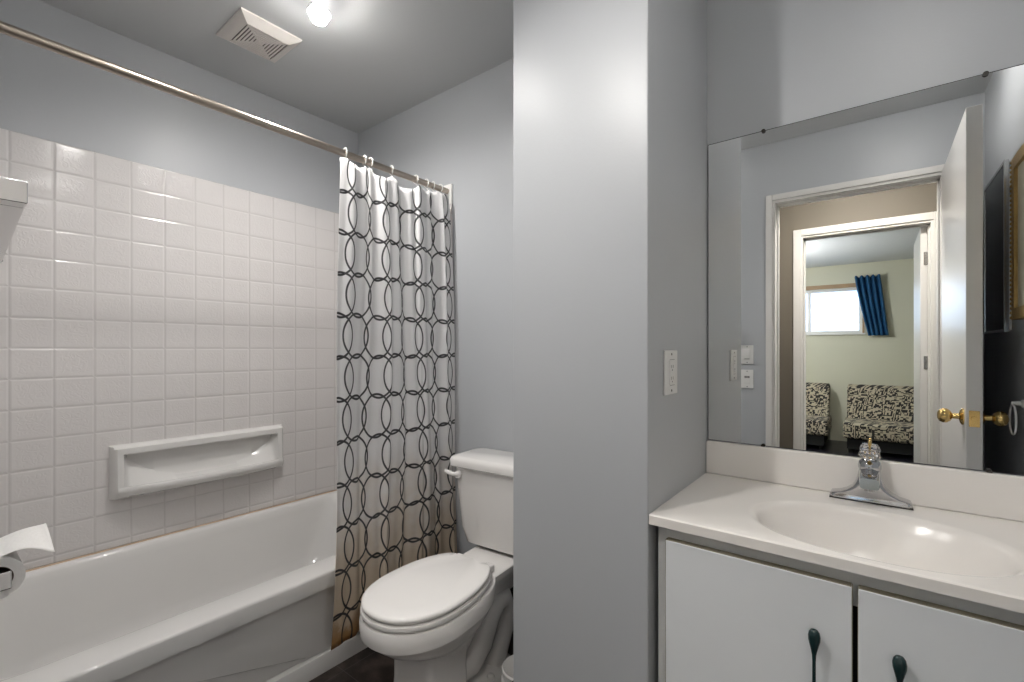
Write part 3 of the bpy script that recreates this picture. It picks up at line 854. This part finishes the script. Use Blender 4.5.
# base: long foot that sweeps up into the body
bm = bmesh.new()
rings = []
def fb(hx, hy0, hy1, z, r): return vring(bm, rrect(fx_, (hy0 + hy1) / 2, hx, (hy1 - hy0) / 2, r, z, n=5))
rings = [fb(.083, 1.478, 1.526, ZT + .0035, .010), fb(.083, 1.478, 1.526, ZT + .010, .010), fb(.080, 1.480, 1.525, ZT + .014, .010), fb(.062, 1.478, 1.524, ZT + .019, .012), fb(.047, 1.474, 1.523, ZT + .027, .013), fb(.036, 1.471, 1.522, ZT + .037, .014), fb(.029, 1.470, 1.521, ZT + .050, .014), fb(.0245, 1.472, 1.520, ZT + .066, .014), fb(.0225, 1.475, 1.519, ZT + .080, .014), fb(.020, 1.480, 1.517, ZT + .088, .013)]
loft(bm, rings)
obj('faucet_body', bm, CHROME, fa, smooth=True, angle=35)
obj('gasket', B(fx_ - .084, fx_ + .084, 1.4775, 1.5265, ZT + .0002, ZT + .0035), CLIPM, fa)['label'] = 'black base gasket'
# spout: flat-faced block that reaches forward over the bowl
bm = bmesh.new()
rings = []
for k, (y, z, hw, hh_) in enumerate(((1.500, ZT + .066, .0215, .019), (1.475, ZT + .067, .021, .017), (1.450, ZT + .066, .0205, .015), (1.430, ZT + .064, .020, .0135), (1.418, ZT + .062, .019, .012))):
    pts = rrect(fx_, 0, hw, hh_, .006, 0, n=4)
    rings.append(vring(bm, [(p[0], y + (p[1]) * .25, z + p[1]) for p in pts]))
loft(bm, rings)
cyl(bm, (fx_, 1.434, ZT + .056), (fx_, 1.433, ZT + .042), .010, n=20)
obj('spout', bm, CHROME, fa, smooth=True, angle=35)
bm = lathe(bmesh.new(), (fx_, 1.497, ZT), [(.0225, .082), (.0240, .087), (.0240, .094), (.022, .102), (.016, .108), (.008, .111), (.001, .112)]); obj('dome_cap', bm, CHROME, fa, smooth=True)
bm = bmesh.new()
lathe(bm, (fx_, 1.497, ZT), [(.001, .112), (.012, .1125), (.022, .114), (.0235, .118), (.019, .130), (.015, .133), (.001, .1335)], n=10)
obj('lever_knob', bm, ACRYL, fa, smooth=True, angle=20)['label'] = 'clear acrylic knob'
bm = lathe(bmesh.new(), (fx_, 1.494 - .021, ZT + .103), [(.001, -.0030), (.0045, -.003), (.005, 0), (.005, .004)], axis='Y', n=16); obj('index_button', bm, BRASS, fa, smooth=True)
bm = cyl(bmesh.new(), (fx_, 1.5215, ZT + .05), (fx_, 1.5215, ZT + .140), .0022, n=12); lathe(bm, (fx_, 1.5215, ZT), [(.001, .138), (.0035, .139), (.0042, .144), (.0038, .150), (.001, .152)], n=14)
obj('lift_rod', bm, BRASS, fa, smooth=True)

# ------------------------------------------------------------------ wall mirror
MX0, MX1, MZ0, MZ1 = -.4165, .402, .889, 1.818
mir = thing('wall_mirror', 'large frameless wall mirror above the sink counter', 'mirror', (0, K, MZ0))
obj('mirror_glass', B(MX0, MX1, K - .0062, K - .0058, MZ0, MZ1), MIRROR, mir)
obj('mirror_edge', B(MX0 - .0015, MX1 + .0015, K - .0057, K - .001, MZ0 - .001, MZ1 + .0022), MEDGE, mir)
for x, z, s_ in ((-.261, MZ1, 1), (.203, MZ1, 1), (-.262, MZ0, -1), (.209, MZ0, -1)):
    bm = bmesh.new()
    lathe(bm, (x, K - .0105, z), [(.001, 0), (.0055, 0), (.0055, .0038), (.001, .004)], axis='Y', n=18)
    obj('mirror_clip', bm, CLIPM, mir)

# ------------------------------------------------------------------ switches and outlet
def plate_x(name, label, cat):
    # outlet on the partition's side face, facing the sink
    y0, y1, z0, z1 = 1.157, 1.250, 1.057, 1.171; x = XC
    t = thing(name, label, cat, (x, (y0 + y1) / 2, (z0 + z1) / 2)); c = (y0 + y1) / 2
    obj('cover_plate', B(x, x + .0055, y0, y1, z0, z1), PLASW, t, bevel=.002)
    o = obj('socket_insert', B(x + .005, x + .0075, c - .0165, c + .0165, z0 + .024, z1 - .024), PLASW, t, bevel=.0008)
    bm = bmesh.new()
    for zz in (z0 + .042, z1 - .042):
        box(bm, x + .0074, x + .0078, c - .007, c - .005, zz - .004, zz + .004); box(bm, x + .0074, x + .0078, c + .005, c + .007, zz - .004, zz + .004)
        cyl(bm, (x + .0074, c, zz - .009), (x + .0078, c, zz - .009), .0022, n=10)
    box(bm, x + .0074, x + .0078, c - .0165, c + .0165, z0 + .0235, z0 + .0245); box(bm, x + .0074, x + .0078, c - .0165, c + .0165, z1 - .0245, z1 - .0235)
    obj('socket_slots', bm, GROUT, o)
    bm = bmesh.new()
    bm.free()
    for zz in (z0 + .010, z1 - .010): obj('screw', cyl(bmesh.new(), (x + .0054, c, zz), (x + .0064, c, zz), .003, n=12), GROUT, t)
plate_x('wall_outlet', 'white outlet plate on the partition side beside the mirror', 'outlet')
def plate_y(z0, z1, x0, x1, label, slider):
    y = YF; c = (x0 + x1) / 2
    t = thing('light_switch', label, 'light switch', (c, y, (z0 + z1) / 2))
    obj('cover_plate', B(x0, x1, y, y + .0055, z0, z1), PLASW, t, bevel=.002)
    if slider:
        o = obj('rocker', B(c - .0165, c + .0165, y + .005, y + .008, z0 + .030, z1 - .030), PLASW, t, bevel=.001)
        bm = bmesh.new()
        for k in (-1, 0, 1): box(bm, c + k * .010 - .004, c + k * .010 + .004, y + .0079, y + .0086, (z0 + z1) / 2 + .006, (z0 + z1) / 2 + .018)
        obj('buttons', bm, GROUT, o)
    else:
        obj('rocker', B(c - .0165, c + .0165, y + .005, y + .0095, z0 + .026, z1 - .026), PLASW, t, bevel=.002)
        obj('slide_line', B(c - .014, c + .014, y + .009, y + .0100, z0 + .030, z0 + .033), GROUT, t)
    bm = bmesh.new()
    bm.free()
    for zz in (z0 + .010, z1 - .010): obj('screw', cyl(bmesh.new(), (c, y + .0054, zz), (c, y + .0064, zz), .003, n=12), GROUT, t)
plate_y(1.083, 1.198, -.655, -.585, 'white rocker light switch beside the doorway, upper of two', False)
plate_y(.935, 1.048, -.655, -.585, 'white timer switch with buttons beside the doorway, lower of two', True)

# ------------------------------------------------------------------ right wall, seen in the mirror
mc = thing('wall_picture', 'dark glazed picture in thin silver frame on the right wall behind the open door', 'picture', (XR, .3, 1.24))
my0, my1, mz0, mz1 = .09, .515, 1.24, 1.90; mxf = XR - .020
obj('backing_board', B(mxf + .012, XR - .0005, my0 + .008, my1 - .008, mz0 + .008, mz1 - .008), CABW, mc)
bm = bmesh.new(); f_ = .012
for a in ((my0, my0 + f_, mz0, mz1), (my1 - f_, my1, mz0, mz1), (my0 + f_, my1 - f_, mz0, mz0 + f_), (my0 + f_, my1 - f_, mz1 - f_, mz1)):
    box(bm, mxf - .002, mxf + .0115, a[0], a[1], a[2], a[3])
obj('frame', bm, SQCHROME, mc, bevel=.001)
obj('dark_print', B(mxf + .001, mxf + .006, my0 + f_, my1 - f_, mz0 + f_, mz1 - f_), CABM, mc)
pf = thing('picture_frame', 'gilt framed picture hanging on the right wall, seen in the mirror', 'picture', (XR, .80, 1.28))
py0, py1, pz0, pz1 = .635, 1.01, 1.28, 1.86
bm = bmesh.new(); f_ = .04
for a in ((py0, py0 + f_, pz0, pz1), (py1 - f_, py1, pz0, pz1), (py0 + f_, py1 - f_, pz0, pz0 + f_), (py0 + f_, py1 - f_, pz1 - f_, pz1)):
    box(bm, XR - .022, XR - .0005, a[0], a[1], a[2], a[3])
k = 0
zz = pz0 + .008
while zz < pz1:
    bmesh.ops.create_icosphere(bm, subdivisions=1, radius=.0075, matrix=Matrix.Translation((XR - .020, py0 + .004, zz)))
    bmesh.ops.create_icosphere(bm, subdivisions=1, radius=.0075, matrix=Matrix.Translation((XR - .020, py1 - .004, zz))); zz += .017
obj('frame', bm, GOLDF, pf)
obj('print', B(XR - .012, XR - .001, py0 + f_, py1 - f_, pz0 + f_, pz1 - f_), MATB, pf)
tr_ = thing('towel_ring', 'white towel ring on the right wall below the gilt picture', 'towel ring', (XR, .70, .983))
bm = lathe(bmesh.new(), (XR, .70, .983), [(.014, 0), (.014, -.006), (.008, -.010), (.006, -.032), (.001, -.034)], axis='X', n=20); obj('ring_post', bm, PLASW, tr_, smooth=True)
obj('ring', tube(bmesh.new(), [(XR - .028, .70 + .052 * math.sin(2 * PI * i / 32), .925 + .052 * math.cos(2 * PI * i / 32)) for i in range(32)], .003, n=10, closed=True), PLASW, tr_, smooth=True)

# ------------------------------------------------------------------ bedroom things, seen in the mirror through both doorways
def slipper_seat(x0, x1, label):
    yb, yf = YB + .05, -3.36
    t = thing('settee', label, 'settee', ((x0 + x1) / 2, (yb + yf) / 2, 0))
    bm = B(x0 - .02, x1 + .02, yb + .12, yf, .17, .345); obj('seat', bm, UPH, t, bevel=.03, seg=4)
    bm = bmesh.new()
    vs = []
    rb = [(yb + .13, .33), (yb + .30, .33), (yb + .20, .70), (yb + .10, .745), (yb + .02, .72)]
    loft(bm, [vring(bm, [(x, y, z) for y, z in rb]) for x in (x0, x0 + (x1 - x0) / 2, x1)])
    obj('backrest', bm, UPH, t, bevel=.025, seg=3)
    obj('plinth', B(x0 + .02, x1 - .02, yb + .16, yf - .04, .05, .17), DARKV, t)
    for lx in (x0 + .05, x1 - .05):
        for ly in (yb + .20, yf - .08): obj('leg', cyl(bmesh.new(), (lx, ly, 0), (lx, ly, .06), .018, .024, n=12), DARKV, t)
slipper_seat(-.275, .62, 'wide armless settee in black and cream print below the blue curtain')
slipper_seat(-1.30, -.455, 'armless settee in black and cream print below the bedroom window')
bm = bmesh.new(); cols = []
for i in range(61):
    t = i / 60; row = []
    for j in range(31):
        q = j / 30                                # 0 top, 1 bottom
        x0 = -.205 + .135 * q ** 1.2; x1 = .045 + .080 * q
        x = x0 + (x1 - x0) * t; y = YB + .075 + (.020 + .012 * (1 - q)) * math.sin(2 * PI * 4.5 * t + .7 * q)
        z = 2.075 - .735 * q + .010 * math.sin(2 * PI * 4.5 * t) * (1 - q)
        row.append(bm.verts.new((x, y, z)))
    cols.append(row)
for a, b in zip(cols, cols[1:]):
    for j in range(30): bm.faces.new((a[j], b[j], b[j + 1], a[j + 1]))
bc = obj('window_curtain', bm, BLUEC, smooth=True, angle=0, loc=(-.1, YB + .07, 1.34), solid=.003)
tag(bc, 'blue gathered curtain pulled aside at the bedroom window', 'curtain')
